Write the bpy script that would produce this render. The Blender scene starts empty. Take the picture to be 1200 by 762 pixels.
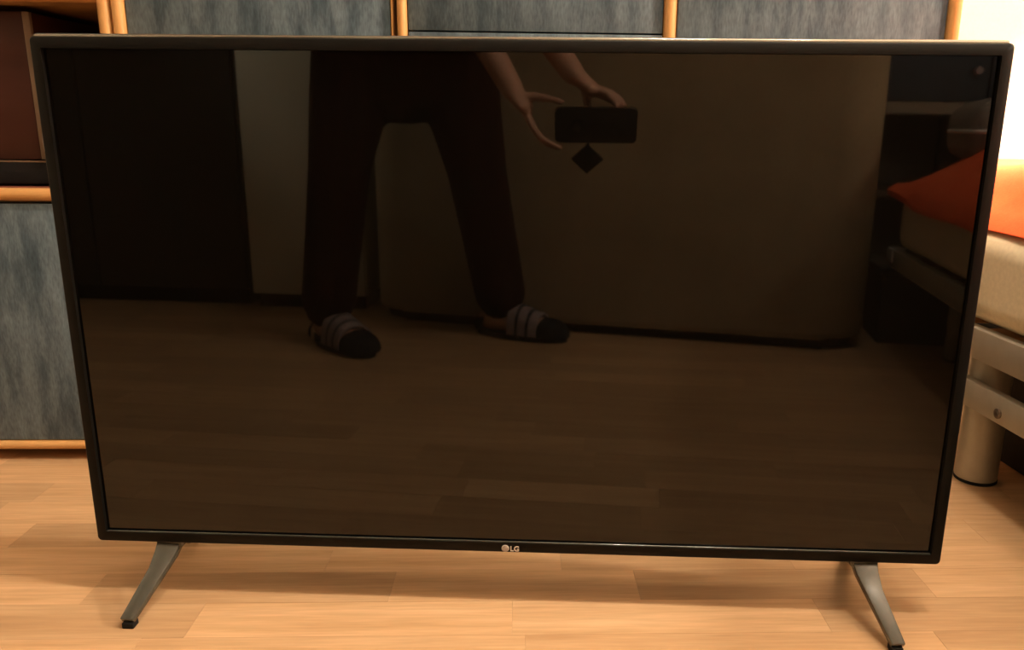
import bpy, bmesh, math, random
from mathutils import Vector, Matrix, noise
random.seed(7)
C = bpy.context.scene.collection
S = bpy.context.scene
PI = math.pi

# ------------------------------------------------------------------ camera, world, light, exposure
CAM = Vector((0.06639, -0.83801, 0.55054))
YAW, PITCH, ROLL = -0.034562, -0.245630, 0.010997
FPX, PPX, PPY = 938.51, 640.0, 381.0          # in pixels of the 1200 x 762 frame


def make_camera():
    cy, sy, cp, sp = math.cos(YAW), math.sin(YAW), math.cos(PITCH), math.sin(PITCH)
    f = Vector((sy * cp, cy * cp, sp))
    r = Vector((cy, -sy, 0))
    u = r.cross(f)
    cr, sr = math.cos(ROLL), math.sin(ROLL)
    r2, u2 = cr * r + sr * u, -sr * r + cr * u
    m = Matrix((r2, u2, -f)).transposed().to_4x4()
    m.translation = CAM
    cd = bpy.data.cameras.new('camera')
    cd.sensor_fit = 'HORIZONTAL'
    cd.sensor_width = 36.0
    cd.lens = FPX / 1200 * 36.0
    cd.shift_x = -(PPX - 600) / 1200          # the photograph is an off-centre crop
    cd.shift_y = (PPY - 381) / 1200
    cd.clip_start = 0.02
    o = bpy.data.objects.new('camera', cd)
    o.matrix_world = m
    C.objects.link(o)
    S.camera = o


make_camera()
w = bpy.data.worlds.new('world')
S.world = w
w.use_nodes = True
w.node_tree.nodes['Background'].inputs[0].default_value = (1.0, 0.85, 0.65, 1)
w.node_tree.nodes['Background'].inputs[1].default_value = 0.05
S.view_settings.view_transform = 'Standard'
S.view_settings.look = 'None'
S.view_settings.gamma = 1
S.view_settings.use_curve_mapping = False
S.view_settings.exposure = 0.0
CEIL_W = 29.0        # watts per ceiling spot
FLOOR_LAMP_W = 120.0
FILL_SPOT_W = 110.0
READING_W = 130.0
LIGHT_COL = (1.0, 0.86, 0.67)


# ------------------------------------------------------------------ helpers
def mat(name, col, rough=0.5, spec=0.5, metal=0.0, build=None):
    m = bpy.data.materials.new(name)
    m.use_nodes = True
    nt = m.node_tree
    b = nt.nodes['Principled BSDF']
    b.inputs['Base Color'].default_value = (*col, 1)
    b.inputs['Roughness'].default_value = rough
    b.inputs['Specular IOR Level'].default_value = spec
    b.inputs['Metallic'].default_value = metal
    if build:
        build(nt, b)
    return m


def N(nt, kind, **kw):
    n = nt.nodes.new(kind)
    for k, v in kw.items():
        if k in n.inputs:
            n.inputs[k].default_value = v
        else:
            setattr(n, k, v)
    return n


def grain(c1, c2, scale=(1, 1, 1), nscale=8.0, detail=6.0, lo=0.3, hi=0.7, bump=0.0, c3=None, fine=None, rnd=0.0):
    """procedural two/three tone grain in object coordinates, optionally with a tone per object"""
    def f(nt, b):
        L = nt.links.new
        tc = N(nt, 'ShaderNodeTexCoord')
        mp = N(nt, 'ShaderNodeMapping')
        mp.inputs['Scale'].default_value = scale
        vec = mp.outputs[0]
        if rnd:
            oi = N(nt, 'ShaderNodeObjectInfo')
            mul = N(nt, 'ShaderNodeVectorMath', operation='SCALE')
            mul.inputs[0].default_value = (37.0, 17.0, 53.0)
            L(oi.outputs['Random'], mul.inputs['Scale'])
            add = N(nt, 'ShaderNodeVectorMath', operation='ADD')
            L(tc.outputs['Object'], add.inputs[0])
            L(mul.outputs[0], add.inputs[1])
            L(add.outputs[0], mp.inputs[0])
        else:
            L(tc.outputs['Object'], mp.inputs[0])
        nz = N(nt, 'ShaderNodeTexNoise', Scale=nscale, Detail=detail, Roughness=0.6)
        L(vec, nz.inputs['Vector'])
        rp = N(nt, 'ShaderNodeValToRGB')
        rp.color_ramp.elements[0].position = lo
        rp.color_ramp.elements[1].position = hi
        rp.color_ramp.elements[0].color = (*c1, 1)
        rp.color_ramp.elements[1].color = (*c2, 1)
        if c3:
            e = rp.color_ramp.elements.new(0.5 * (lo + hi))
            e.color = (*c3, 1)
        L(nz.outputs[0], rp.inputs[0])
        out = rp.outputs[0]
        if fine:
            n2 = N(nt, 'ShaderNodeTexNoise', Scale=fine[0], Detail=2.0)
            L(vec, n2.inputs['Vector'])
            r2 = N(nt, 'ShaderNodeMapRange')
            r2.inputs['From Min'].default_value = 0.3
            r2.inputs['From Max'].default_value = 0.7
            r2.inputs['To Min'].default_value = 1 - fine[1]
            r2.inputs['To Max'].default_value = 1 + fine[1]
            L(n2.outputs[0], r2.inputs[0])
            vm = N(nt, 'ShaderNodeVectorMath', operation='SCALE')
            L(out, vm.inputs[0])
            L(r2.outputs[0], vm.inputs['Scale'])
            out = vm.outputs[0]
        if rnd:
            r3 = N(nt, 'ShaderNodeMapRange')
            r3.inputs['To Min'].default_value = 1 - rnd
            r3.inputs['To Max'].default_value = 1 + rnd
            L(oi.outputs['Random'], r3.inputs[0])
            vm = N(nt, 'ShaderNodeVectorMath', operation='SCALE')
            L(out, vm.inputs[0])
            L(r3.outputs[0], vm.inputs['Scale'])
            out = vm.outputs[0]
        L(out, b.inputs['Base Color'])
        if bump:
            bp = N(nt, 'ShaderNodeBump', Strength=bump, Distance=0.002)
            L(nz.outputs[0], bp.inputs['Height'])
            L(bp.outputs[0], b.inputs['Normal'])
    return f


M = {}
M['laminate'] = mat('beech_laminate', (.55, .3, .13), .38, .4, build=grain((.50, .295, .148), (.66, .425, .24), (1.2, 20, 1), 3.0, 5, .28, .72, rnd=.14, fine=(14, .07)))
M['subfloor'] = mat('floor_joint', (.36, .20, .09), .8)
M['wall'] = mat('cream_wall_paint', (.80, .74, .62), .85, .2, build=grain((.78, .72, .60), (.83, .77, .65), nscale=6, bump=.15, fine=(220, .03)))
M['cream'] = mat('cream_lacquer', (.72, .68, .54), .6, .3, build=grain((.70, .66, .52), (.75, .71, .57), nscale=5))
M['ceiling'] = mat('white_ceiling_paint', (.82, .79, .72), .9, .2, build=grain((.80, .77, .70), (.84, .81, .74), nscale=40, bump=.1))
M['beech'] = mat('beech_edge', (.62, .33, .12), .42, .4, build=grain((.56, .28, .09), (.68, .38, .15), (10, 10, 1.2), 5, 4, fine=(60, .06)))
M['beech_x'] = mat('beech_rail', (.62, .33, .12), .42, .4, build=grain((.56, .28, .09), (.68, .38, .15), (1.2, 10, 10), 5, 4, fine=(60, .06)))
M['blue'] = mat('blue_stained_wood', (.13, .17, .21), .55, .35, build=grain((.034, .057, .078), (.122, .166, .202), (9, 9, 2.2), 3.6, 8, .34, .66, c3=(.083, .118, .147), fine=(45, .22)))
M['navy'] = mat('dark_navy_front', (.035, .045, .06), .5, .3, build=grain((.028, .036, .05), (.042, .054, .072), (8, 8, 2), 4))
M['niche'] = mat('dark_brown_niche', (.22, .065, .04), .6, .3, build=grain((.19, .055, .035), (.25, .075, .046), (2, 2, 8), 6))
M['carcass'] = mat('cabinet_carcass', (.40, .21, .08), .5, build=grain((.36, .18, .065), (.45, .25, .10), (8, 8, 1), 5))
M['gap'] = mat('shadow_gap', (.02, .012, .008), .9, .1)
M['tv_frame'] = mat('dark_plastic_frame', (.006, .0055, .005), .48, .10, build=grain((.005, .0046, .004), (.0075, .0068, .006), nscale=60))
M['tv_edge'] = mat('brushed_dark_edge', (.24, .23, .20), .14, .6, .8)
M['tv_back'] = mat('matt_black_plastic', (.012, .012, .012), .6)
M['tv_leg'] = mat('grey_painted_leg', (.05, .052, .044), .23, .8, build=grain((.040, .042, .035), (.056, .058, .048), nscale=40))
M['rubber'] = mat('black_rubber', (.010, .010, .010), .8, .2)
M['screen'] = mat('screen_glass', (.0030, .0027, .0022), .03, .48)
M['logo'] = mat('logo_silver', (.62, .56, .52), .4)
M['logo_dark'] = mat('logo_line', (.25, .2, .2), .5)
M['led'] = mat('bezel_lip', (.10, .11, .105), .13, .9, .6)
M['steel'] = mat('grey_metal_frame', (.40, .37, .30), .45, .5, .35, build=grain((.37, .34, .27), (.43, .40, .33), nscale=25))
M['bolt'] = mat('dark_steel_bolt', (.14, .12, .10), .35, .5, .8)
M['sheet'] = mat('cream_sheet', (.74, .66, .48), .85, .15, build=grain((.70, .62, .44), (.78, .70, .53), nscale=5, fine=(160, .05), bump=.3))
M['orange'] = mat('orange_blanket', (.86, .17, .06), .9, .1, build=grain((.86, .125, .045), (.95, .17, .06), nscale=9, fine=(300, .08), bump=.5))
M['pillow'] = mat('grey_pillow_cloth', (.22, .19, .18), .9, .1, build=grain((.20, .17, .16), (.25, .22, .20), nscale=12, fine=(200, .06)))
M['piping'] = mat('pale_piping', (.62, .60, .58), .7)
M['tan'] = mat('tan_upholstery', (.34, .26, .16), .9, .15, build=grain((.29, .22, .13), (.39, .30, .19), nscale=6, fine=(180, .12), bump=.4))
M['walnut'] = mat('dark_walnut', (.045, .035, .026), .55, .3, build=grain((.036, .028, .02), (.058, .045, .033), (8, 8, 1), 4))
M['shelf'] = mat('shelf_edge_wood', (.22, .17, .12), .5)
M['dark_box'] = mat('dark_grey_fabric', (.03, .028, .026), .9, .1, build=grain((.026, .024, .022), (.036, .033, .031), nscale=80))
M['black'] = mat('black_plastic', (.010, .010, .011), .35, .5)
M['phone'] = mat('black_phone_case', (.006, .006, .007), .5, .4)
M['glass'] = mat('lens_glass', (.004, .004, .006), .05, .8)
M['appl'] = mat('brown_appliance_front', (.040, .011, .007), .4, .3, build=grain((.034, .009, .006), (.046, .014, .009), (1, 1, 6), 5))
M['appl_edge'] = mat('pale_edge_strip', (.13, .08, .048), .5)
M['chrome'] = mat('handle_metal', (.20, .18, .18), .35, .5, .5)
M['matt_black'] = mat('matt_black_front', (.008, .007, .007), .85, .15)
M['skin'] = mat('skin', (.62, .34, .23), .55, .35, build=grain((.58, .31, .21), (.66, .37, .26), nscale=14))
M['trouser'] = mat('dark_red_trouser_cloth', (.028, .008, .007), .95, .1, build=grain((.024, .007, .006), (.034, .010, .008), nscale=18, fine=(250, .15)))
M['shirt'] = mat('black_shirt_cloth', (.016, .014, .015), .95, .1, build=grain((.013, .011, .012), (.020, .018, .019), nscale=20))
M['hair'] = mat('dark_hair', (.025, .016, .010), .6, build=grain((.018, .011, .007), (.034, .022, .014), (20, 20, 3), 10))
M['eye'] = mat('eye_white', (.8, .78, .75), .2)
M['iris'] = mat('brown_iris', (.05, .025, .012), .2)
M['lip'] = mat('lips', (.45, .17, .14), .5)
M['slip_l'] = mat('pale_slipper_band', (.36, .28, .28), .9, .1, build=grain((.32, .25, .25), (.40, .31, .31), nscale=60))
M['slip_d'] = mat('dark_slipper_sole', (.02, .02, .023), .85, .15)
M['lamp'] = mat('brushed_lamp_metal', (.55, .52, .48), .35, .5, .8)


def tag(o, label=None, cat=None, group=None, kind=None):
    if label: o['label'] = label
    if cat: o['category'] = cat
    if group: o['group'] = group
    if kind: o['kind'] = kind
    return o


def thing(name, label, cat, loc=(0, 0, 0), rz=0.0, group=None):
    o = bpy.data.objects.new(name, None)
    o.empty_display_size = .05
    C.objects.link(o)
    o.location = loc
    o.rotation_euler = (0, 0, rz)
    return tag(o, label, cat, group)


def link(name, me, m=None, parent=None, smooth=None):
    o = bpy.data.objects.new(name, me)
    if m is not None:
        me.materials.clear()
        for x in (m if isinstance(m, (list, tuple)) else [m]):
            me.materials.append(x)
    C.objects.link(o)
    if parent: o.parent = parent
    return o


def obj(name, bm, m, parent=None, smooth=True, angle=35):
    bmesh.ops.recalc_face_normals(bm, faces=bm.faces)
    me = bpy.data.meshes.new(name)
    if smooth:
        for f in bm.faces: f.smooth = True
        for e in bm.edges:
            if len(e.link_faces) == 2 and e.calc_face_angle(0) > math.radians(angle): e.smooth = False
    bm.to_mesh(me)
    bm.free()
    return link(name, me, m, parent)


def box(bm, x0, x1, y0, y1, z0, z1, bev=0.0, seg=2, mtx=None):
    r = bmesh.ops.create_cube(bm, size=1.0)
    vs = r['verts']
    for v in vs:
        v.co = Vector((x0 + (v.co.x + .5) * (x1 - x0), y0 + (v.co.y + .5) * (y1 - y0), z0 + (v.co.z + .5) * (z1 - z0)))
    if bev:
        es = list({e for v in vs for e in v.link_edges})
        rb = bmesh.ops.bevel(bm, geom=es, offset=bev, segments=seg, profile=.5, affect='EDGES')
        vs = list({v for f in rb['faces'] for v in f.verts} | {v for v in vs if v.is_valid})
    if mtx is not None:
        for v in vs: v.co = mtx @ v.co
    return vs


def B(*a, **k):
    bm = bmesh.new()
    box(bm, *a, **k)
    return bm


def prism(bm, pts, z0, z1, axis='z', bev=0.0, seg=2):
    """extrude a closed 2-D outline; axis gives the extrusion direction"""
    def co(p, t):
        return {'z': (p[0], p[1], t), 'y': (p[0], t, p[1]), 'x': (t, p[0], p[1])}[axis]
    a = [bm.verts.new(co(p, z0)) for p in pts]
    b = [bm.verts.new(co(p, z1)) for p in pts]
    n = len(pts)
    f0 = bm.faces.new(a)
    f1 = bm.faces.new(b[::-1])
    for i in range(n):
        bm.faces.new((a[i], b[i], b[(i + 1) % n], a[(i + 1) % n]))
    if bev:
        es = list(set(f0.edges) | set(f1.edges))
        bmesh.ops.bevel(bm, geom=es, offset=bev, segments=seg, profile=.5, affect='EDGES')
    return bm


def round_rect(x0, x1, z0, z1, r, n=5):
    pts = []
    for cx, cz, a in ((x1 - r, z1 - r, 0), (x0 + r, z1 - r, 90), (x0 + r, z0 + r, 180), (x1 - r, z0 + r, 270)):
        for i in range(n + 1):
            t = math.radians(a + 90 * i / n)
            pts.append((cx + r * math.cos(t), cz + r * math.sin(t)))
    return pts


def lathe(bm, prof, loc=(0, 0, 0), n=28, mtx=None):
    rings = []
    for r, z in prof:
        ring = []
        for i in range(n):
            t = 2 * PI * i / n
            v = Vector((r * math.cos(t), r * math.sin(t), z))
            if mtx is not None: v = mtx @ v
            ring.append(bm.verts.new(v + Vector(loc)))
        rings.append(ring)
    for a, b in zip(rings, rings[1:]):
        for i in range(n):
            bm.faces.new((a[i], a[(i + 1) % n], b[(i + 1) % n], b[i]))
    bm.faces.new(rings[0][::-1])
    bm.faces.new(rings[-1])
    return bm


def frames(pts):
    """tangent frames along a polyline"""
    out = []
    for i, p in enumerate(pts):
        t = (pts[min(i + 1, len(pts) - 1)] - pts[max(i - 1, 0)]).normalized()
        ref = Vector((0, 0, 1)) if abs(t.z) < .9 else Vector((0, 1, 0))
        a = t.cross(ref).normalized()
        out.append((p, t, a, t.cross(a).normalized()))
    return out


def tube(bm, pts, rad, n=12, flat=1.0):
    """round tube with a radius (or (ra, rb) pair) per point, closed by rounded ends"""
    pts = [Vector(p) for p in pts]
    rad = [rad] * len(pts) if isinstance(rad, (int, float)) else list(rad)
    rings = []
    fr = frames(pts)
    pa = None
    for k, (p, t, a, b) in enumerate(fr):
        if pa is not None:                       # keep the frame from flipping
            a2 = (pa - t * pa.dot(t))
            if a2.length > 1e-5:
                a = a2.normalized()
                b = t.cross(a).normalized()
        pa = a
        ra, rb = rad[k] if isinstance(rad[k], tuple) else (rad[k], rad[k] * flat)
        caps = [(0, 1)]
        if k == 0: caps = [(-.95, .3), (-.7, .71), (0, 1)]
        if k == len(fr) - 1: caps = [(0, 1), (.7, .71), (.95, .3)]
        for off, s in caps:
            rings.append([bm.verts.new(p + t * off * min(ra, rb) + a * ra * s * math.cos(2 * PI * i / n) + b * rb * s * math.sin(2 * PI * i / n)) for i in range(n)])
    for x, y in zip(rings, rings[1:]):
        for i in range(n):
            bm.faces.new((x[i], x[(i + 1) % n], y[(i + 1) % n], y[i]))
    bm.faces.new(rings[0][::-1])
    bm.faces.new(rings[-1])
    return bm


def ell(bm, c, r, rot=None, n=16):
    rr = bmesh.ops.create_uvsphere(bm, u_segments=n, v_segments=n // 2 + 2, radius=1.0)
    m = Matrix.Diagonal((r[0], r[1], r[2], 1))
    if rot is not None: m = rot.to_4x4() @ m
    for v in rr['verts']: v.co = m @ v.co + Vector(c)
    return bm


def spline(pts, k=8):
    """Catmull-Rom through points"""
    P_ = [Vector(p) for p in pts]
    P_ = [2 * P_[0] - P_[1]] + P_ + [2 * P_[-1] - P_[-2]]
    out = []
    for i in range(1, len(P_) - 2):
        for j in range(k):
            t = j / k
            a, b, c, d = P_[i - 1], P_[i], P_[i + 1], P_[i + 2]
            out.append(.5 * (2 * b + (c - a) * t + (2 * a - 5 * b + 4 * c - d) * t * t + (3 * b - a - 3 * c + d) * t ** 3))
    out.append(P_[-2])
    return out


def fuse(name, bm, voxel, m, parent=None, smooth_it=4):
    """one continuous surface grown over the joined volumes"""
    bmesh.ops.recalc_face_normals(bm, faces=bm.faces)
    me = bpy.data.meshes.new(name + '_raw')
    bm.to_mesh(me)
    bm.free()
    t = bpy.data.objects.new('raw', me)
    C.objects.link(t)
    r = t.modifiers.new('r', 'REMESH')
    r.mode = 'VOXEL'
    r.voxel_size = voxel
    s = t.modifiers.new('s', 'SMOOTH')
    s.iterations = smooth_it
    s.factor = .5
    dg = bpy.context.evaluated_depsgraph_get()
    out = bpy.data.meshes.new_from_object(t.evaluated_get(dg))
    bpy.data.objects.remove(t)
    bpy.data.meshes.remove(me)
    out.name = name
    for p in out.polygons: p.use_smooth = True
    return link(name, out, m, parent)


# ------------------------------------------------------------------ the room (its walls stand a few degrees off the television)
TH = 0.067
ROT = Matrix.Rotation(TH, 4, 'Z')
ORG = Vector((0, 0.427, 0))          # front plane of the wall unit at x = 0


def room(name, kind='structure'):
    o = bpy.data.objects.new(name, None)
    return o


def struct(name, bm, m, parent=None):
    o = obj(name, bm, m, parent)
    if parent is None:
        o['kind'] = 'structure'
        o.location = ORG
        o.rotation_euler = (0, 0, TH)
    return o


RX0, RX1, RY0, RY1, RZ = -2.1, 2.35, -3.1, 0.43, 2.45     # room in its own frame
floor = struct('floor', B(RX0, RX1, RY0, RY1, -.10, -.008), M['subfloor'])
tag(floor, 'light beech strip laminate floor')
# each visible strip is an own piece; the far ones are joined
PW = .0655
vis, far = [], bmesh.new()
y = RY1
row = 0
while y - PW > RY0:
    x = RX0 - random.random() * .4
    while x < RX1:
        ln = random.choice((.30, .36, .42, .46))
        a, b_ = max(x, RX0), min(x + ln, RX1)
        if b_ - a > .02:
            seen = -1.30 < a + (b_ - a) / 2 < 1.15 and -1.75 < y - PW / 2 < .08
            if seen: vis.append((a, b_, y - PW, y))
            else: box(far, a + .0003, b_ - .0003, y - PW + .0003, y - .0003, -.0078, 0)
        x += ln
    y -= PW
    row += 1
vis.sort(key=lambda s: abs(s[2] + .45) + .35 * abs((s[0] + s[1]) / 2))
for a, b_, c, d in vis[295:]: box(far, a + .0003, b_ - .0003, c + .0003, d - .0003, -.0078, 0)
pm = {}
for a, b_, c, d in vis[:295]:
    ln = round(b_ - a, 4)
    if ln not in pm:
        o = obj('plank', B(-ln / 2 + .00012, ln / 2 - .00012, -PW / 2 + .00012, PW / 2 - .00012, -.0078, 0), M['laminate'], floor)
        pm[ln] = o.data
    else:
        o = link('plank', pm[ln], None, floor)
    o.location = ((a + b_) / 2, (c + d) / 2, random.uniform(-.0002, 0))
fo = obj('plank_field', far, M['laminate'], floor)
fo['kind'] = 'stuff'

struct('wall_back', B(RX0, RX1, RY1, RY1 + .12, 0, RZ), M['wall'])
struct('wall_front', B(RX0, RX1, RY0 - .12, RY0, 0, RZ), M['wall'])
struct('wall_left', B(RX0 - .12, RX0, RY0 - .12, RY1 + .12, 0, RZ), M['wall'])
struct('wall_right', B(RX1, RX1 + .12, RY0 - .12, RY1 + .12, 0, RZ), M['wall'])
struct('ceiling', B(RX0 - .12, RX1 + .12, RY0 - .12, RY1 + .12, RZ, RZ + .1), M['ceiling'])
struct('baseboard_back', B(.70, RX1, RY1 - .014, RY1, 0, .06, bev=.003), M['beech_x'])
struct('baseboard_right', B(RX1 - .014, RX1, RY0, RY1 - .014, 0, .06, bev=.003), M['beech'])
struct('baseboard_left', B(RX0, RX0 + .014, RY0, RY1, 0, .06, bev=.003), M['beech'])
struct('baseboard_front', B(RX0 + .014, RX1 - .014, RY0, RY0 + .014, 0, .06, bev=.003), M['beech_x'])


# ------------------------------------------------------------------ television
def television():
    t = thing('television', 'large black television with dark mirror-like screen on two splayed legs on the floor', 'television', (0, 0, 0))
    X, Z0, Z1 = .4915, .066, .632
    # bezel: a frame with a recessed inside wall
    bm = bmesh.new()
    outer = round_rect(-X, X, Z0, Z1, .005)
    inner = round_rect(-X + .0115, X - .0115, Z0 + .0125, Z1 - .0115, .0015)
    n = len(outer)
    prof = [(outer, .030), (outer, .0018), (None, 0.0), (inner, 0.0), (inner, .0048)]
    rings = []
    for k, (o_, yy) in enumerate(prof):
        if o_ is None:
            o_ = round_rect(-X + .0018, X - .0018, Z0 + .0018, Z1 - .0018, .004)
        rings.append([bm.verts.new((p[0], yy, p[1])) for p in o_])
    for a, b_ in zip(rings, rings[1:]):
        for i in range(n):
            bm.faces.new((a[i], a[(i + 1) % n], b_[(i + 1) % n], b_[i]))
    obj('bezel', bm, M['tv_frame'], t, angle=50)
    # lighter top rim that catches the lamps
    bm = bmesh.new()
    tube(bm, [(-X + .006, .006, Z1 - .0002), (X - .006, .006, Z1 - .0002)], .0034, n=14)
    tag(obj('top_rim', bm, M['tv_edge'], t), 'satin rim along the top edge')
    obj('screen', B(-X + .0100, X - .0100, .0046, .0060, Z0 + .0110, Z1 - .0100), M['screen'], t)
    bm = bmesh.new()
    tube(bm, [(-X + .0135, .0022, Z0 + .0128), (X - .0135, .0022, Z0 + .0128)], .0011, n=10)
    tag(obj('lower_lip', bm, M['led'], t), 'shiny lip above the lower frame')
    bm = bmesh.new()
    box(bm, -X + .002, X - .002, .010, .032, Z0 + .002, Z1 - .002, .004)
    box(bm, -.34, .34, .030, .062, Z0 + .004, Z0 + .33, .012)
    obj('back_cover', bm, M['tv_back'], t)
    # emblem: disc with a face of lines, and two letters
    bm = bmesh.new()
    lathe(bm, [(.0044, -.0004), (.0044, .0), (.0040, .0006)], n=28, mtx=Matrix.Rotation(PI / 2, 4, 'X'))
    for v in bm.verts: v.co += Vector((-.0072, -.0001, .0716))
    d = obj('emblem_disc', bm, M['logo'], t)
    tag(d, 'round silver emblem with a winking face')
    bm = bmesh.new()
    for a0, a1 in ((0, 270),):        # G-shaped ring, open at upper right
        pts = [(-.0072 + .0031 * math.cos(math.radians(q)), -.0009, .0716 + .0031 * math.sin(math.radians(q))) for q in range(90, 361, 15)]
        tube(bm, pts, .00028, n=6)
    tube(bm, [(-.0041, -.0009, .0716), (-.0058, -.0009, .0716)], .00028, n=6)
    tube(bm, [(-.0074, -.0009, .0732), (-.0074, -.0009, .0702), (-.0062, -.0009, .0702)], .00028, n=6)
    ell(bm, (-.0085, -.0009, .0730), (.0004, .0003, .0004), n=8)
    obj('emblem_face', bm, M['logo_dark'], d)
    cu = bpy.data.curves.new('letters', 'FONT')
    cu.body = 'LG'
    cu.size = .0088
    cu.extrude = .0003
    cu.offset = .00022
    cu.space_character = 1.02
    tmp = bpy.data.objects.new('tmp', cu)
    C.objects.link(tmp)
    me = bpy.data.meshes.new_from_object(tmp.evaluated_get(bpy.context.evaluated_depsgraph_get()))
    bpy.data.objects.remove(tmp)
    me.transform(Matrix.Translation((-.0018, -.0004, .0685)) @ Matrix.Rotation(PI / 2, 4, 'X'))
    tag(link('letters', me, M['logo'], t), 'silver letters LG')
    # two V-shaped stand legs, each with a front and a rear prong
    for s in (-1, 1):
        bm = bmesh.new()

        def prong(path, wt, wb, th):
            # bent slab: path of (x, y, z) along its upper face, tapering towards the tip
            pts = [Vector(p) for p in path]
            vs = []
            for k, p in enumerate(pts):
                q = k / (len(pts) - 1)
                ds = (pts[min(k + 1, len(pts) - 1)] - pts[max(k - 1, 0)]).normalized()
                nrm = Vector((0, -ds.z, ds.y)).normalized()
                if nrm.z < 0: nrm = -nrm
                wd, tt = wt + (wb - wt) * q, th * (1 - .30 * q)
                vs.append([bm.verts.new(p + Vector((sx * wd, 0, s * sx * wd * .08)) + nrm * tz) for sx, tz in ((-1, 0), (1, 0), (1, -tt), (-1, -tt))])
            for a, b_ in zip(vs, vs[1:]):
                for i in range(4): bm.faces.new((a[i], a[(i + 1) % 4], b_[(i + 1) % 4], b_[i]))
            bm.faces.new(vs[0][::-1])
            bm.faces.new(vs[-1])
        prong([(s * .4075, .014, .074), (s * .4095, -.004, .056), (s * .4120, -.020, .0445), (s * .4235, -.0725, .0120)], .0150, .0072, .011)
        prong([(s * .4075, .020, .074), (s * .4105, .038, .056), (s * .4140, .056, .0455), (s * .4360, .132, .0120)], .0150, .0072, .011)
        box(bm, s * .4075 - .016, s * .4075 + .016, .004, .034, .058, .072, .002)
        es = [e for e in bm.edges if e.is_valid and len(e.link_faces) == 2 and e.calc_face_angle(0) > .6]
        bmesh.ops.bevel(bm, geom=es, offset=.0012, segments=2, profile=.5, affect='EDGES')
        lg = obj('stand_leg', bm, M['tv_leg'], t)
        for fx, fy in ((s * .4225, -.067), (s * .4345, .127)):
            obj('rubber_foot', B(fx - .0065, fx + .0065, fy - .006, fy + .006, 0, .007, .001), M['rubber'], lg)
    return t


television()


# ------------------------------------------------------------------ wall unit behind the television
def local_thing(name, label, cat, group=None):
    return thing(name, label, cat, ORG, TH, group)


def stile(bm, x0, x1, z0, z1, depth=.012):
    """half-round beech stile standing proud of the front"""
    pts = []
    n = 8
    xm, hw = (x0 + x1) / 2, (x1 - x0) / 2
    for i in range(n + 1):
        a = PI * i / n
        pts.append((xm - hw * math.cos(a), -depth * math.sin(a) ** .8 if 0 < i < n else 0))
    pts = pts + [(x1, .02), (x0, .02)]
    prism(bm, pts, z0, z1)
    return bm


def rail(bm, x0, x1, z0, z1, depth=.010):
    n = 8
    zm, hz = (z0 + z1) / 2, (z1 - z0) / 2
    pts = [(-depth * math.sin(PI * i / n) ** .8 if 0 < i < n else 0, zm - hz * math.cos(PI * i / n)) for i in range(n + 1)]
    pts += [(.02, z1), (.02, z0)]
    prism(bm, pts, x0, x1, axis='x')
    return bm


DEP, UH = .40, 1.86
G = 'units of the blue and beech wall unit'
# left unit: open niche above, blue door below
u = local_thing('wall_cabinet', 'beech cabinet left of the television, open dark niche above a blue door', 'cabinet')
bm = bmesh.new()
x0, x1 = -1.46, -.6185
box(bm, x0, x0 + .018, .004, DEP, .012, UH, .001)
box(bm, x1 - .016, x1, .004, DEP, .012, UH, .001)
box(bm, x0 + .018, x1 - .016, .006, DEP, .020, .033)
box(bm, x0 + .018, x1 - .016, .006, DEP, .426, .4450)
box(bm, x0 + .018, x1 - .016, .006, DEP, .716, .736)
box(bm, x0 + .018, x1 - .016, .006, DEP, UH - .02, UH)
obj('carcass', bm, M['carcass'], u)
bm = bmesh.new()
box(bm, x0 + .0185, x1 - .0165, .30, .315, .4452, .7158)
box(bm, x0 + .0185, x0 + .0225, .006, .30, .4452, .7158)
box(bm, x1 - .0205, x1 - .0165, .012, .30, .4452, .7158)
box(bm, x0 + .0225, x1 - .0205, .010, .30, .4452, .4475)
tag(obj('niche_lining', bm, M['niche'], u), 'dark brown inside of the open niche')
bm = bmesh.new()
stile(bm, x1 - .0185, x1 + .0005, .012, UH)
obj('stile', bm, M['beech'], u)
bm = bmesh.new()
stile(bm, x0, x0 + .0185, .012, UH)
obj('stile', bm, M['beech'], u)
for z0, z1 in ((.0190, .0335), (.4285, .4465), (.7165, .7345), (UH - .02, UH)):
    bm = bmesh.new()
    rail(bm, x0 + .018, x1 - .018, z0, z1)
    obj('rail', bm, M['beech_x'], u)
bm = B(x0 + .020, x1 - .0195, -.002, .016, .0345, .4235, .0015)
obj('door', bm, M['blue'], u)
d2 = obj('door', B(x0 + .020, x1 - .0195, -.002, .016, .738, UH - .0225, .0015), M['blue'], u)
bm = bmesh.new()
tube(bm, [(x0 + .05, -.002, 1.0), (x0 + .05, -.025, 1.01), (x0 + .05, -.025, 1.10), (x0 + .05, -.002, 1.11)], .005, n=8)
obj('handle', bm, M['lamp'], d2)
obj('plinth', B(x0 + .02, x1 - .02, .045, DEP, 0, .0118), M['gap'], u)

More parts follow.
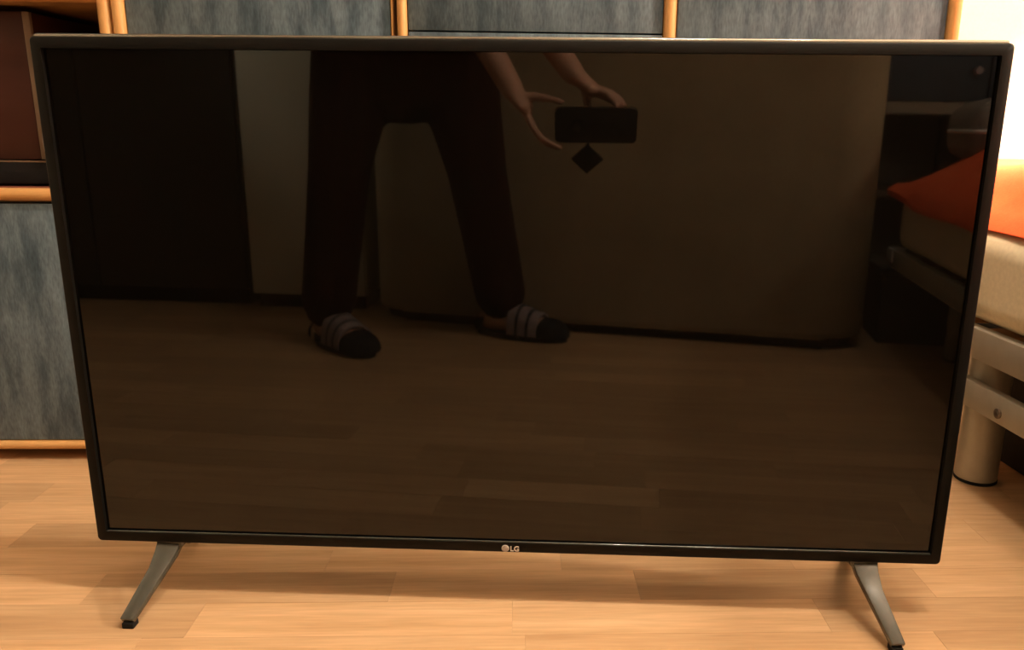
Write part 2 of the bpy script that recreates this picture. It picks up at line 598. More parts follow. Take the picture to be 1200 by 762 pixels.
# the unit with the tall door behind the television's left half
u = local_thing('wall_cabinet', 'tall blue cabinet door with beech stile behind the television\'s upper left half', 'cabinet')
x0, x1 = -.6175, -.2085
bm = bmesh.new()
box(bm, x0, x0 + .016, .004, DEP, .012, UH, .001)
box(bm, x1 - .0030, x1, -.004, DEP, .012, UH, .0005)
box(bm, x0 + .016, x1 - .003, .02, DEP, .012, .03)
box(bm, x0 + .016, x1 - .003, .02, DEP, UH - .02, UH)
box(bm, x0 + .016, x1 - .003, DEP - .01, DEP, .03, UH - .02)
obj('carcass', bm, M['beech'], u)
bm = bmesh.new()
stile(bm, x0 + .0008, x0 + .0190, .012, UH)
obj('stile', bm, M['beech'], u)
d2 = obj('door', B(x0 + .0200, x1 - .0040, -.002, .016, .0325, UH - .0225, .0015), M['blue'], u)
bm = bmesh.new()
tube(bm, [(x1 - .04, -.002, 1.0), (x1 - .04, -.025, 1.01), (x1 - .04, -.025, 1.10), (x1 - .04, -.002, 1.11)], .005, n=8)
obj('handle', bm, M['lamp'], d2)
obj('plinth', B(x0 + .02, x1 - .02, .045, DEP, 0, .0118), M['gap'], u)

# the drawer unit in the middle
u = local_thing('drawer_cabinet', 'blue drawer stack between two beech stiles behind the television\'s middle', 'cabinet')
x0, x1 = -.2030, .2115
bm = bmesh.new()
box(bm, x0, x0 + .014, .004, DEP, .012, UH, .001)
box(bm, x1 - .016, x1 - .001, .004, DEP, .012, UH, .001)
box(bm, x0 + .014, x1 - .016, .02, DEP, .012, .03)
box(bm, x0 + .014, x1 - .016, .02, DEP, UH - .02, UH)
box(bm, x0 + .014, x1 - .016, DEP - .01, DEP, .03, UH - .02)
obj('carcass', bm, M['carcass'], u)
for a, b_ in ((x0, x0 + .0150), (x1 - .0185, x1)):
    bm = bmesh.new()
    stile(bm, a, b_, .012, UH)
    obj('stile', bm, M['beech'], u)
zz = [.0325, .2480, .4650, .6840, .9010]
for z0, z1 in zip(zz, zz[1:]):
    dr = obj('drawer', B(x0 + .0165, x1 - .0195, -.002, .016, z0, z1 - .0022, .0012), M['blue'], u)
    bm = bmesh.new()
    tube(bm, [(-.05, -.002, z1 - .05), (-.045, -.024, z1 - .05), (.045, -.024, z1 - .05), (.05, -.002, z1 - .05)], .004, n=8)
    if z1 > .75:
        obj('handle', bm, M['lamp'], dr)
    else:
        bm.free()
d2 = obj('door', B(x0 + .0165, x1 - .0195, -.002, .016, .9012, UH - .0225, .0015), M['blue'], u)
bm = bmesh.new()
tube(bm, [(x0 + .05, -.002, 1.2), (x0 + .05, -.025, 1.21), (x0 + .05, -.025, 1.30), (x0 + .05, -.002, 1.31)], .005, n=8)
obj('handle', bm, M['lamp'], d2)
obj('plinth', B(x0 + .02, x1 - .02, .045, DEP, 0, .0118), M['gap'], u)

# right unit
u = local_thing('wall_cabinet', 'blue cabinet with beech end edge beside the bright wall, right of the drawers', 'cabinet')
x0, x1 = .2125, .6420
bm = bmesh.new()
box(bm, x0, x0 + .010, .004, DEP, .012, UH, .001)
box(bm, x1 - .016, x1 - .0005, .004, DEP, .012, UH, .001)
box(bm, x0 + .010, x1 - .016, .02, DEP, .012, .03)
box(bm, x0 + .010, x1 - .016, .02, DEP, UH - .02, UH)
box(bm, x0 + .010, x1 - .016, DEP - .01, DEP, .03, UH - .02)
obj('carcass', bm, M['beech'], u)
bm = bmesh.new()
stile(bm, x1 - .0190, x1, .012, UH)
obj('stile', bm, M['beech'], u)
d2 = obj('door', B(x0 + .0015, x1 - .0205, -.002, .016, .0325, UH - .0225, .0015), M['blue'], u)
bm = bmesh.new()
tube(bm, [(x0 + .05, -.002, 1.0), (x0 + .05, -.025, 1.01), (x0 + .05, -.025, 1.10), (x0 + .05, -.002, 1.11)], .005, n=8)
obj('handle', bm, M['lamp'], d2)
obj('plinth', B(x0 + .02, x1 - .02, .045, DEP, 0, .0118), M['gap'], u)

# things in the niche
t = local_thing('flat_player', 'flat black box lying on the niche floor under the brown appliance', 'player')
obj('case', B(-1.20, -.715, .030, .26, .4505, .4860, .003), M['black'], t)
obj('front_panel', B(-1.195, -.720, .0265, .0298, .4530, .4840, .001), M['matt_black'], t)
for sx in (-1.17, -.745):
    for sy in (.06, .23):
        obj('foot', B(sx - .01, sx + .01, sy - .01, sy + .01, .4476, .4504), M['rubber'], t)
obj('top_trim', B(-1.20, -.715, .0262, .0285, .4845, .4872, .0005), M['appl_edge'], t)
t = local_thing('boxy_appliance', 'dark brown box-shaped appliance with a pale edge strip and small looped handle in the niche', 'appliance')
obj('body', B(-1.15, -.763, .040, .25, .4875, .708, .003), M['appl'], t)
obj('front', B(-1.148, -.7685, .034, .0395, .4885, .706, .001), M['appl'], t)
tag(obj('edge_strip', B(-.7678, -.7570, .0325, .0400, .4885, .706, .001), M['appl_edge'], t), 'pale brown strip down the right edge')
bm = bmesh.new()
tube(bm, spline([(-.754, .032, .536), (-.750, .020, .532), (-.748, .014, .516), (-.750, .020, .500), (-.754, .032, .495)], 5), .0034, n=8)
obj('handle', bm, M['chrome'], t)
obj('handle_pad', B(-.7565, -.7370, .033, .040, .491, .540, .002), M['black'], t)


# ------------------------------------------------------------------ bed on the right
BTH = -0.12                                  # the bed stands askew
bed_org = Vector((.680, .300, 0))
bd = thing('bed', 'low bed frame with grey metal rails and round grey legs at the right edge', 'bed', bed_org, -BTH)
# local frame: x across the bed (0 = outer face of the near rail), y along it
BY0, BY1, BWID = -1.50, .36, .94
def rz(o, a): return o
bm = B(0, .022, BY0, BY1, .213, .259, .002)
obj('side_rail', bm, M['steel'], bd)
obj('side_rail', B(BWID - .022, BWID, BY0, BY1, .213, .259, .002), M['steel'], bd)
obj('end_rail', B(.0225, BWID - .0225, BY0, BY0 + .022, .213, .259, .002), M['steel'], bd)
obj('end_rail', B(.0225, BWID - .0225, BY1 - .022, BY1, .213, .259, .002), M['steel'], bd)
tag(obj('corner_cap', B(-.004, .030, BY0 - .006, BY0 + .045, .225, .2608, .004), M['piping'], bd), 'pale corner cap at the foot end')
bm = bmesh.new()
box(bm, .004, .020, -.34, BY1 - .05, .134, .176, .002)
lr = obj('lower_rail', bm, M['steel'], bd)
bm = bmesh.new()
mx = Matrix.Rotation(-PI / 2, 4, 'Y')
lathe(bm, [(.0075, 0), (.0075, .003), (.005, .0042)], (.0042, -.018, .150), 16, mx)
lathe(bm, [(.0034, .004), (.0034, .0046)], (.0042, -.018, .150), 6, mx)
obj('bolt', bm, M['bolt'], lr)
obj('lower_rail', B(BWID - .020, BWID - .004, BY0 + .06, BY1 - .05, .134, .176, .002), M['steel'], bd)
for lx0 in (.053, BWID - .053):
    for ly in (BY0 + .10, .082):
        lx = lx0 if ly > 0 else (.16 if lx0 < .4 else BWID - .16)
        bm = bmesh.new()
        lathe(bm, [(.0300, .004), (.0315, .006), (.0315, .208), (.030, .2125)], (lx, ly, 0), 32)
        lo = obj('leg', bm, M['steel'], bd)
        bm = bmesh.new()
        lathe(bm, [(.0305, 0), (.0320, .001), (.0320, .0055)], (lx, ly, 0), 32)
        obj('foot_cap', bm, M['rubber'], lo)
for k in range(12):
    yy = BY0 + .08 + k * .145
    obj('bed_slat', B(.0225, BWID - .0225, yy, yy + .06, .236, .250, .002), M['carcass'], bd)


def soft_slab(x0, x1, y0, y1, z0, z1, r, nx, ny, amp=.0, seed=0.0, crown=0.0):
    """rounded cushion-like block with a slightly uneven surface"""
    bm = bmesh.new()
    bmesh.ops.create_cube(bm, size=1.0)
    bmesh.ops.subdivide_edges(bm, edges=bm.edges, cuts=max(nx, ny), use_grid_fill=True)
    for v in bm.verts:
        p = Vector((x0 + (v.co.x + .5) * (x1 - x0), y0 + (v.co.y + .5) * (y1 - y0), z0 + (v.co.z + .5) * (z1 - z0)))
        q = Vector((min(max(p.x, x0 + r), x1 - r), min(max(p.y, y0 + r), y1 - r), min(max(p.z, z0 + r), z1 - r)))
        d = p - q
        if d.length > 1e-6: p = q + d.normalized() * min(r, d.length)
        u_, v_ = (p.x - x0) / (x1 - x0), (p.y - y0) / (y1 - y0)
        if crown: p.z += crown * max(0, math.sin(PI * u_)) ** .5 * max(0, math.sin(PI * v_)) ** .5 * (1 if p.z > (z0 + z1) / 2 else -.25)
        if amp: p += noise.noise_vector(p * 6 + Vector((seed, 0, 0))) * amp
        v.co = p
    return bm


mt = obj('mattress', soft_slab(.006, BWID - .012, BY0 + .012, BY1 + .05, .2615, .400, .035, 36, 36, .003), M['sheet'])
mt.location = bed_org
mt.rotation_euler = (0, 0, -BTH)
tag(mt, 'thick mattress in a cream sheet on the grey metal bed', 'mattress')


def blanket():
    bm = bmesh.new()
    nx, ny = 46, 70
    Y0, Y1 = -1.515, BY1 + .04
    g = []
    for j in range(ny + 1):
        v_ = j / ny
        yy = Y0 + (Y1 - Y0) * v_
        col = []
        for i in range(nx + 1):
            u_ = i / nx
            edge = .016 - .030 * min(1, max(0, -yy - .05) / .5) + .006 * math.sin(yy * 17) + .004 * noise.noise(Vector((yy * 9, 3, 1)))
            xx = edge + (BWID - .03 - edge) * u_
            s = min(1, (xx - edge) / .16)
            hump = .108 * (.72 + .78 * min(1, max(0, .15 - yy) / .7)) * (s * s * (3 - 2 * s))
            hump *= min(1, v_ / .34) ** .5
            hump += .016 * min(1, (xx - edge) / .02)
            hump -= .018 * min(1, max(0, -yy - .05) / .5) * max(0, 1 - (xx - edge) / .035) * min(1, v_ / .12)
            zz = .4035 + hump + .010 * noise.noise(Vector((xx * 5, yy * 5, 2.0))) * min(1, s * 4) + .004 * noise.noise(Vector((xx * 19, yy * 19, 5.0))) * min(1, s * 5)
            col.append(bm.verts.new((xx, yy, zz)))
        g.append(col)
    for j in range(ny):
        for i in range(nx):
            bm.faces.new((g[j][i], g[j][i + 1], g[j + 1][i + 1], g[j + 1][i]))
    ex = bmesh.ops.extrude_face_region(bm, geom=list(bm.faces))
    for e in ex['geom']:
        if isinstance(e, bmesh.types.BMVert): e.co.z = max(.4022, e.co.z - .014) if e.co.x > .006 else e.co.z - .014
    return bm


bl = obj('blanket', blanket(), M['orange'])
bl.location = bed_org
bl.rotation_euler = (0, 0, -BTH)
tag(bl, 'bright orange blanket heaped over the mattress up to the wall', 'blanket')

pw = thing('pillow', 'grey pillow with pale piped edge at the foot of the bed', 'pillow', bed_org, -BTH)
pb = soft_slab(.085, .55, -1.47, -1.27, .485, .600, .04, 16, 16, .004, 3.0, .03)
obj('cover', pb, M['pillow'], pw)
bm = bmesh.new()
tube(bm, spline([(.080, -1.42, .545), (.084, -1.29, .545), (.12, -1.263, .545), (.30, -1.260, .545), (.50, -1.263, .545), (.548, -1.29, .545)], 6), .004, n=8)
tag(obj('piping', bm, M['piping'], pw), 'pale grey piping')

for k, (sy0, sy1, sx0, lab) in enumerate(((-1.72, -1.530, .0, 'added dark box filling in the dark at the foot end of the bed'), (-.60, .33, .135, 'added dark box under the bed near the wall, blocking lamp light'))):  # boxes added to keep the space under and behind the bed dark
    sb = thing('filler_box', lab, 'box', bed_org, -BTH, 'boxes added under the bed')
    obj('box_body', B(sx0, .80, sy0, sy1, 0, .182, .008), M['dark_box'], sb)
    obj('lid', B(sx0 - .005, .805, sy0 - .005, sy1 + .005, .1825, .200, .004), M['dark_box'], sb)

# ------------------------------------------------------------------ furniture behind the camera, seen in the screen
def sofa():
    a = .203
    t = thing('sofa', 'tall tan upholstered sofa standing with its back to the television, seen in the screen', 'sofa', (-.02, -1.275, 0), a)
    X0, X1 = -.515, .835
    # outline of the back shell seen from above: rounded ends
    def shell(z0, z1, ins=0.0):
        pts = []
        r = .11 - ins
        x0, x1, y1, y0 = X0 + ins, X1 - ins, -ins, -.20 + ins
        for cx, cy, s in ((x1 - r, y1 - r, 0), (x0 + r, y1 - r, 90)):
            for i in range(9):
                q = math.radians(s + 90 * i / 8)
                pts.append((cx + r * math.cos(q), cy + r * math.sin(q)))
        pts += [(x0, y0), (x1, y0)]
        bm = bmesh.new()
        prism(bm, pts, z0, z1, bev=.02, seg=3)
        return bm
    obj('backrest', shell(.028, .92), M['tan'], t)
    obj('plinth', shell(.0, .0275, .025), M['gap'], t)
    obj('seat_base', soft_slab(X0 + .02, X1 - .02, -.80, -.205, .03, .30, .03, 12, 12), M['tan'], t)
    for k in range(2):
        w_ = (X1 - X0 - .40) / 2
        obj('seat_cushion', soft_slab(X0 + .2 + k * w_, X0 + .2 + (k + 1) * w_ - .006, -.80, -.21, .302, .45, .04, 12, 12, .003, k, .01), M['tan'], t)
    for s in (0, 1):
        xx = X0 + .02 if s == 0 else X1 - .198
        obj('armrest', soft_slab(xx, xx + .176, -.80, -.207, .302, .62, .05, 12, 12), M['tan'], t)
    for sx in (X0 + .1, X1 - .1):
        for sy in (-.25, -.74):
            obj('leg', lathe(bmesh.new(), [(.02, 0), (.024, .029)], (sx, sy, 0), 14), M['walnut'], t)


sofa()

cp = thing('cupboard', 'tall cream cupboard between the sofa and the dark wardrobe, seen in the screen', 'cupboard', (-.905, -1.495, 0), .05)
obj('body', B(0, .350, -.42, -.019, .04, 1.95, .003), M['cream'], cp)
obj('plinth', B(.01, .340, -.40, -.03, 0, .0398), M['gap'], cp)
dd = obj('door', B(.002, .348, -.0185, 0, .045, 1.945, .002), M['cream'], cp)
bm = bmesh.new()
tube(bm, [(.03, 0, 1.05), (.03, .02, 1.055), (.03, .02, 1.165), (.03, 0, 1.17)], .005, n=8)
obj('handle', bm, M['bolt'], dd)

wd = thing('wardrobe', 'dark walnut wardrobe behind the photographer at the left, dim in the screen', 'wardrobe', (-.92, -1.50, 0), .067)
obj('body', B(-.95, -.0, -.58, -.020, .05, 2.0, .003), M['walnut'], wd)
obj('plinth', B(-.93, -.02, -.56, -.05, 0, .0498), M['gap'], wd)
for a, b_ in ((-.948, -.477), (-.473, -.002)):
    dd = obj('door', B(a, b_, -.0195, 0, .055, 1.995, .002), M['walnut'], wd)
    hx = b_ - .04 if a < -.9 else a + .04
    bm = bmesh.new()
    tube(bm, [(hx, .0, .98), (hx, .02, .985), (hx, .02, 1.115), (hx, .0, 1.12)], .005, n=8)
    obj('handle', bm, M['bolt'], dd)

sh = thing('shelf_cabinet', 'shelf cabinet with dark blue drawers and round knobs behind the foot of the bed', 'cabinet', (.98, -2.14, 0), .067)
bm = bmesh.new()
for a, b_ in ((0, .02), (.50, .516), (1.0, 1.02)):
    box(bm, a, b_, -.38, -.002, .0, .90, .001)
for z in (.03, .31, .605, .88):
    box(bm, .02, 1.0, -.378, -.004, z, z + .02)
box(bm, .02, 1.0, -.38, -.37, .05, .88)
obj('carcass', bm, M['walnut'], sh)
bm = bmesh.new()
rail(bm, 0, 1.02, .600, .640, .012)
tag(obj('shelf_edge', bm, M['shelf'], sh), 'paler edge of the middle shelf')
for a, b_ in ((.005, .505), (.511, 1.015)):
    dd = obj('drawer', B(a, b_, -.0015, .016, .6445, .915, .002), M['navy'], sh)
    kx = a + .455
    obj('knob', lathe(bmesh.new(), [(.006, 0), (.006, .012), (.015, .018), (.013, .028)], (kx, .016, .745), 16, Matrix.Rotation(-PI / 2, 4, 'X')), M['slip_l'], dd)


# ------------------------------------------------------------------ lamps
def ceiling_lamp():
    t = thing('ceiling_lamp', 'ceiling bar lamp with three spot heads above the bed', 'lamp', (0, 0, 0))
    yl = -.20
    obj('bar', B(.36, 1.08, yl - .02, yl + .02, RZ - .045, RZ - .001, .004), M['lamp'], t)
    for x in (.45, .56, 1.0):
        bm = bmesh.new()
        lathe(bm, [(.012, RZ - .046), (.012, RZ - .075), (.035, RZ - .085), (.040, RZ - .125), (.036, RZ - .125), (.030, RZ - .092)], (x, yl, 0), 20)
        hd = obj('spot_head', bm, M['lamp'], t)
        ld = bpy.data.lights.new('spot_bulb', 'POINT')
        ld.energy = CEIL_W
        ld.color = LIGHT_COL
        ld.shadow_soft_size = .028
        lo = bpy.data.objects.new('spot_bulb', ld)
        lo.location = (x, yl, RZ - .165)
        lo.parent = t
        C.objects.link(lo)


def floor_lamp():
    px, py = 1.93, -.16
    t = thing('floor_lamp', 'metal floor lamp on a thin pole at the far side of the bed', 'lamp', (px, py, 0))
    obj('base', lathe(bmesh.new(), [(.13, 0), (.13, .012), (.02, .022)], n=32), M['lamp'], t)
    obj('pole', lathe(bmesh.new(), [(.010, .022), (.010, 1.36)], n=14), M['lamp'], t)
    obj('socket', lathe(bmesh.new(), [(.022, 1.36), (.030, 1.40), (.026, 1.41)], n=18), M['lamp'], t)
    ld = bpy.data.lights.new('globe', 'POINT')
    ld.energy = FLOOR_LAMP_W
    ld.color = LIGHT_COL
    ld.shadow_soft_size = .07
    lo = bpy.data.objects.new('globe', ld)
    lo.location = (0, 0, 1.49)
    lo.parent = t
    C.objects.link(lo)


def fill_spot():  # unseen lamp, added to brighten the cream cupboard in the screen
    base = ROT @ Vector((RX0, -1.05, 0)) + ORG
    t = thing('fill_spot', 'unseen spot lamp added on the left wall to brighten the cream cupboard', 'lamp', (base.x, base.y, 1.62), TH)
    aim = (ROT.to_3x3().inverted() @ (Vector((-.74, -1.46, .80)) - Vector((base.x + .12, base.y, 1.62)))).normalized()
    mx = aim.to_track_quat('-Z', 'Y').to_matrix().to_4x4()
    obj('wall_plate', lathe(bmesh.new(), [(.045, 0), (.045, .012), (.015, .018)], n=24, mtx=Matrix.Rotation(PI / 2, 4, 'Y')), M['lamp'], t)
    obj('arm', tube(bmesh.new(), spline([(.015, 0, 0), (.07, 0, .03), (.12, 0, .03)], 5), .006, n=8), M['lamp'], t)
    obj('spot_head', lathe(bmesh.new(), [(.014, .05), (.020, .04), (.045, -.04), (.041, -.04), (.016, .03)], (.12, 0, 0), 20, mx), M['lamp'], t)
    ld = bpy.data.lights.new('fill_spot_bulb', 'SPOT')
    ld.energy = FILL_SPOT_W
    ld.color = (1.0, .92, .72)
    ld.spot_size = math.radians(34)
    ld.spot_blend = .9
    ld.shadow_soft_size = .02
    lo = bpy.data.objects.new('fill_spot_bulb', ld)
    lo.matrix_local = Matrix.Translation(Vector((.12, 0, 0)) + aim * .045) @ mx
    lo.parent = t
    C.objects.link(lo)


def reading_lamp():
    t = thing('reading_lamp', 'small wall spot lamp above the bed by the cabinet', 'lamp', (1.04, RY1 + ORG.y + .066, 1.08))
    obj('wall_plate', lathe(bmesh.new(), [(.045, 0), (.045, .012), (.015, .018)], n=24, mtx=Matrix.Rotation(PI / 2, 4, 'X')), M['lamp'], t)
    obj('arm', tube(bmesh.new(), spline([(0, -.015, 0), (0, -.09, .03), (-.02, -.14, .03)], 5), .006, n=8), M['lamp'], t)
    aim = Vector((.03, -.13, -.95)).normalized()
    mx = aim.to_track_quat('-Z', 'Y').to_matrix().to_4x4()
    obj('spot_head', lathe(bmesh.new(), [(.014, .05), (.022, .04), (.050, -.04), (.046, -.04), (.018, .03)], (-.02, -.14, -.02), 20, mx), M['lamp'], t)
    ld = bpy.data.lights.new('reading_bulb', 'SPOT')
    ld.energy = READING_W
    ld.color = LIGHT_COL
    ld.spot_size = math.radians(68)
    ld.spot_blend = .5
    ld.shadow_soft_size = .03
    lo = bpy.data.objects.new('reading_bulb', ld)
    lo.matrix_local = Matrix.Translation(Vector((-.02, -.14, -.02)) + aim * .045) @ mx
    lo.parent = t
    C.objects.link(lo)


ceiling_lamp()
floor_lamp()
reading_lamp()
fill_spot()


# ------------------------------------------------------------------ phone
ph = thing('phone', 'black phone held sideways in both hands, mirrored in the dark screen', 'phone', (.1055, -.8640, .5500))
ph.rotation_euler = (PITCH, 0, 0)
bm = bmesh.new()
prism(bm, round_rect(-.085, .085, -.0365, .0365, .010), -.0045, .0045, axis='y', bev=.002)
obj('case', bm, M['phone'], ph)
obj('display', B(-.079, .079, -.0052, -.0046, -.033, .033), M['glass'], ph)
bm = bmesh.new()
lathe(bm, [(.011, 0), (.011, .0022), (.009, .0026)], (-.040, .0045, 0), 24, Matrix.Rotation(-PI / 2, 4, 'X'))
obj('camera_lens', bm, M['glass'], ph)
bm = bmesh.new()
tube(bm, [(-.016, 0, -.036), (-.016, 0, -.046)], .0035, n=8)
q = .034
prism(bm, [(-.016, -.036 - .004), (-.016 + q, -.038 - q), (-.016, -.036 - 2 * q), (-.016 - q, -.038 - q)], -.003, .003, axis='y', bev=.0012)
tag(obj('wrist_fob', bm, M['phone'], ph), 'dark diamond-shaped fob hanging from the phone')


# ------------------------------------------------------------------ the photographer
def person():
    t = thing('person', 'person in dark red trousers bending forward, phone in both hands, mirrored in the screen', 'person', (0, 0, 0))
    V = Vector
    hipL, hipR = V((-.450, -1.150, .785)), V((-.250, -1.165, .785))
    kneeL, kneeR = V((-.500, -1.085, .44)), V((-.178, -1.150, .44))
    ankL, ankR = V((-.555, -1.120, .085)), V((-.128, -1.238, .085))
    pelvis, waist, chest, neck = V((-.350, -1.160, .82)), V((-.320, -1.135, .97)), V((-.255, -1.08, 1.13)), V((-.195, -1.00, 1.245))
    shL, shR = V((-.385, -1.03, 1.17)), V((-.055, -1.01, 1.16))
    elL, elR = V((-.235, -1.00, .885)), V((-.100, -1.045, .875))
    wrL, wrR = V((-.070, -.895, .620)), V((.055, -.900, .655))
    bm = bmesh.new()
    # trunk
    tube(bm, [pelvis - V((0, 0, .03)), waist, chest, chest.lerp(neck, .6)], [(.155, .105), (.130, .092), (.155, .105), (.10, .075)], n=20)
    tube(bm, [shL, chest.lerp(neck, .45), shR], [.052, .062, .052], n=14)
    tube(bm, [chest.lerp(neck, .5), neck, neck + V((.02, .04, .06))], [.062, .054, .052], n=14)
    # legs
    for h, k, a in ((hipL, kneeL, ankL), (hipR, kneeR, ankR)):
        tube(bm, [h, h.lerp(k, .5), k, k.lerp(a, .35), a], [.088, .076, .056, .056, .037], n=14)
    # feet
    for a, d in ((ankL, V((.72, .70, 0)).normalized()), (ankR, V((.93, .36, 0)).normalized())):
        heel = V((a.x, a.y, .042)) - d * .035
        toe = V((a.x, a.y, .034)) + d * .165
        tube(bm, [heel, heel.lerp(toe, .55), toe], [(.032, .030), (.040, .026), (.034, .018)], n=12)
        tube(bm, [a, heel + d * .02], [.036, .034], n=12)
    # arms
    for s, e, wv in ((shL, elL, wrL), (shR, elR, wrR)):
        tube(bm, [s, s.lerp(e, .5), e, e.lerp(wv, .3), wv], [.050, .044, .038, .036, .025], n=14)

    def hand(wv, palm, fingers):
        tube(bm, [wv, wv.lerp(palm, .5), palm], [(.025, .022), (.032, .017), (.036, .014)], n=12)
        for pts, r in fingers:
            pts = [V(p) for p in pts]
            tube(bm, pts, [r * (1 - .10 * i) for i in range(len(pts))], n=8)
    # left hand: a C grip, thumb along the upper edge, fingers under the lower edge
    hand(wrL, V((-.042, -.885, .585)), [
        ([(-.050, -.880, .606), (-.015, -.876, .6055), (.010, -.872, .6015), (.034, -.868, .5955)], .0105),
        ([(-.040, -.882, .572), (-.026, -.868, .545), (-.006, -.858, .521), (.026, -.858, .506)], .0088),
        ([(-.036, -.892, .566), (-.022, -.882, .538), (.000, -.874, .514), (.033, -.872, .5035)], .0090),
        ([(-.032, -.900, .560), (-.018, -.894, .532), (.004, -.888, .510), (.028, -.884, .5015)], .0086),
        ([(-.030, -.908, .556), (-.018, -.904, .532), (-.002, -.899, .514), (.014, -.896, .5035)], .0076),
    ])
    # right hand: comes over the upper edge, fingers on the back edge, thumb on the display side
    hand(wrR, V((.098, -.888, .622)), [
        ([(.106, -.884, .622), (.126, -.872, .613), (.140, -.862, .600), (.146, -.857, .586)], .0090),
        ([(.110, -.892, .622), (.134, -.880, .616), (.154, -.868, .603), (.160, -.860, .590)], .0092),
        ([(.108, -.900, .618), (.134, -.892, .612), (.156, -.880, .600), (.164, -.874, .590)], .0088),
        ([(.102, -.906, .614), (.124, -.902, .606), (.142, -.894, .596), (.150, -.886, .588)], .0076),
        ([(.082, -.902, .622), (.086, -.900, .598), (.092, -.892, .576), (.098, -.882, .562)], .0100),
    ])
    # head, looking down at the phone
    hc = neck + V((.035, .065, .122))
    look = (V((.09, -.862, .56)) - hc).normalized()
    fwd = (look + V((.15, 1.0, .9)).normalized() * .55).normalized()
    rt = fwd.cross(V((0, 0, 1))).normalized()
    up = rt.cross(fwd).normalized()
    Rm = Matrix((rt, fwd, up)).transposed()

    def hp(x, y_, z): return hc + Rm @ V((x, y_, z))
    ell(bm, hp(0, -.008, .030), (.075, .094, .088), Rm, 24)
    ell(bm, hp(0, .018, -.035), (.060, .072, .075), Rm, 20)
    ell(bm, hp(0, .058, -.088), (.026, .022, .020), Rm, 14)
    tube(bm, [hp(0, -.03, -.06), neck], [.052, .054], n=14)
    for s in (-1, 1): ell(bm, hp(s * .033, .064, .012), (.019, .016, .015), Rm, 12)
    tube(bm, [hp(0, .084, .018), hp(0, .100, -.018), hp(0, .094, -.026)], [.009, .013, .014], n=10)
    for s in (-1, 1):
        ell(bm, hp(s * .034, .079, .032), (.020, .010, .007), Rm, 12)
        ell(bm, hp(s * .078, -.008, .000), (.008, .018, .030), Rm, 12)
        ell(bm, hp(s * .040, .062, -.022), (.015, .012, .015), Rm, 12)
    ell(bm, hp(0, .083, -.054), (.022, .010, .010), Rm, 12)
    fuse('body', bm, .0058, M['skin'], t, 3)
    for s in (-1, 1):
        eb = bmesh.new()
        ell(eb, hp(s * .033, .0720, .012), (.0130, .0112, .0072), Rm, 14)
        e_ = obj('eye', eb, M['eye'], t)
        eb = bmesh.new()
        ell(eb, hp(s * .033, .0815, .0105), (.0052, .0026, .0052), Rm, 12)
        obj('iris', eb, M['iris'], e_)
    lb = bmesh.new()
    tube(lb, spline([hp(-.023, .085, -.055), hp(-.010, .093, -.052), hp(0, .0935, -.054), hp(.010, .093, -.052), hp(.023, .085, -.055)], 4), [.003] + [.0045] * 15 + [.003], n=8)
    obj('lips', lb, M['lip'], t)
    hb = bmesh.new()
    ell(hb, hp(0, -.024, .046), (.084, .096, .084), Rm, 24)
    ell(hb, hp(0, -.062, -.010), (.070, .060, .070), Rm, 20)
    for s in (-1, 1): ell(hb, hp(s * .066, -.010, .040), (.018, .045, .034), Rm, 14)
    ell(hb, hp(.02, .046, .090), (.052, .040, .024), Rm, 14)
    fuse('hair', hb, .007, M['hair'], t, 2)
    # clothes
    cb = bmesh.new()
    tube(cb, [pelvis + V((0, 0, -.02)), waist, chest, chest.lerp(neck, .55)], [(.182, .140), (.158, .118), (.178, .128), (.115, .090)], n=22)
    tube(cb, [shL, chest.lerp(neck, .42), shR], [.066, .074, .066], n=14)
    for s, e in ((shL, elL), (shR, elR)):
        tube(cb, [s, s.lerp(e, .45), s.lerp(e, .80)], [.066, .060, .055], n=14)
    fuse('shirt', cb, .009, M['shirt'], t, 4)
    tb = bmesh.new()
    tube(tb, [pelvis + V((.0, .0, .03)), pelvis - V((0, -.005, .06)), pelvis - V((0, -.02, .16))], [(.188, .142), (.200, .145), (.150, .115)], n=22)
    for h, k, a, o_ in ((hipL, kneeL, ankL, -.02), (hipR, kneeR, ankR, .02)):
        hem = V((a.x, a.y, .105))
        tube(tb, [h, h.lerp(k, .55), k, k.lerp(hem, .55), hem], [.112, .094, .074, .070, .068], n=16)
    fuse('trousers', tb, .009, M['trouser'], t, 5)
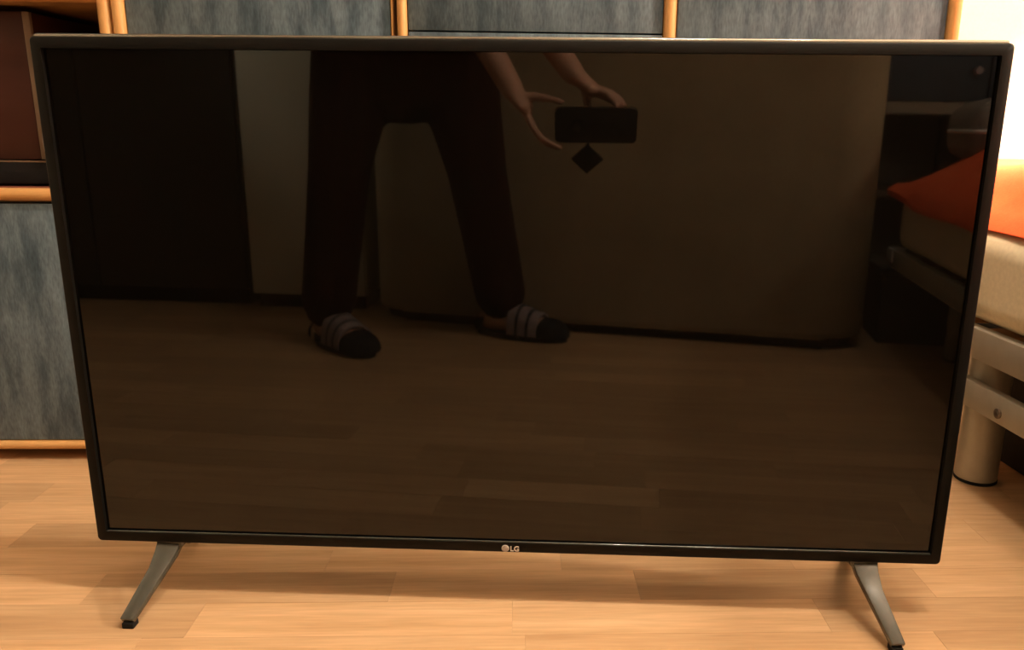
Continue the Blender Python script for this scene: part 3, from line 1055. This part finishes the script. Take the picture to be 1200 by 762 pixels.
    # striped slippers
    for a, d in ((ankL, V((.72, .70, 0)).normalized()), (ankR, V((.93, .36, 0)).normalized())):
        side = V((d.y, -d.x, 0))
        base = V((a.x, a.y, 0))
        sp = bmesh.new()
        n = 28
        top, bot = [], []
        for i in range(n):
            q = 2 * PI * i / n
            l = .130 * math.cos(q) + .062
            wdt = (.046 if l > 0 else .040) * math.sin(q)
            p = base + d * l + side * wdt
            bot.append(sp.verts.new((p.x, p.y, 0)))
            top.append(sp.verts.new((p.x, p.y, .016)))
        sp.faces.new(bot[::-1]); sp.faces.new(top)
        for i in range(n): sp.faces.new((bot[i], bot[(i + 1) % n], top[(i + 1) % n], top[i]))
        so = obj('slipper', sp, M['slip_d'], t)
        # bands over the instep, pale and dark by turns, and a dark toe piece
        def band(l0, l1, m, hgt0, hgt1, w0, w1):
            ub = bmesh.new()
            rows = []
            for l, hg, ww in ((l0, hgt0, w0), ((l0 + l1) / 2, (hgt0 + hgt1) / 2 + .001, (w0 + w1) / 2), (l1, hgt1, w1)):
                r_ = []
                for i in range(15):
                    q = PI * i / 14
                    p = base + d * l + side * (ww * math.cos(q)) + V((0, 0, .014 + hg * math.sin(q) ** .75))
                    r_.append(ub.verts.new(p))
                rows.append(r_)
            for r0, r1 in zip(rows, rows[1:]):
                for i in range(14): ub.faces.new((r0[i], r0[i + 1], r1[i + 1], r1[i]))
            ex = bmesh.ops.extrude_face_region(ub, geom=list(ub.faces))
            mid = base + d * (l0 + l1) / 2
            for e in ex['geom']:
                if isinstance(e, bmesh.types.BMVert):
                    e.co += (e.co - V((mid.x, mid.y, .0))).normalized() * .004
            bmesh.ops.recalc_face_normals(ub, faces=ub.faces)
            obj('band', ub, m, so)
        ls = [.040, .062, .070, .092, .100, .124]
        hs = [.078, .070, .067, .060, .057, .050]
        for k in range(5):
            if k % 2 == 0: band(ls[k], ls[k + 1], M['slip_l'], hs[k], hs[k + 1], .046, .047)
            else: band(ls[k], ls[k + 1], M['slip_d'], hs[k], hs[k + 1], .0455, .0465)
        tc = bmesh.new()
        rr = Matrix((d, side, V((0, 0, 1)))).transposed()
        ell(tc, base + d * .140 + V((0, 0, .018)), (.058, .050, .040), rr, 18)
        for v in tc.verts: v.co.z = max(v.co.z, .012)
        tag(obj('toe_cap', tc, M['slip_d'], so), 'black closed toe')
        # heel part of the slipper
        band(-.060, -.035, M['slip_d'], .030, .045, .028, .038)


person()
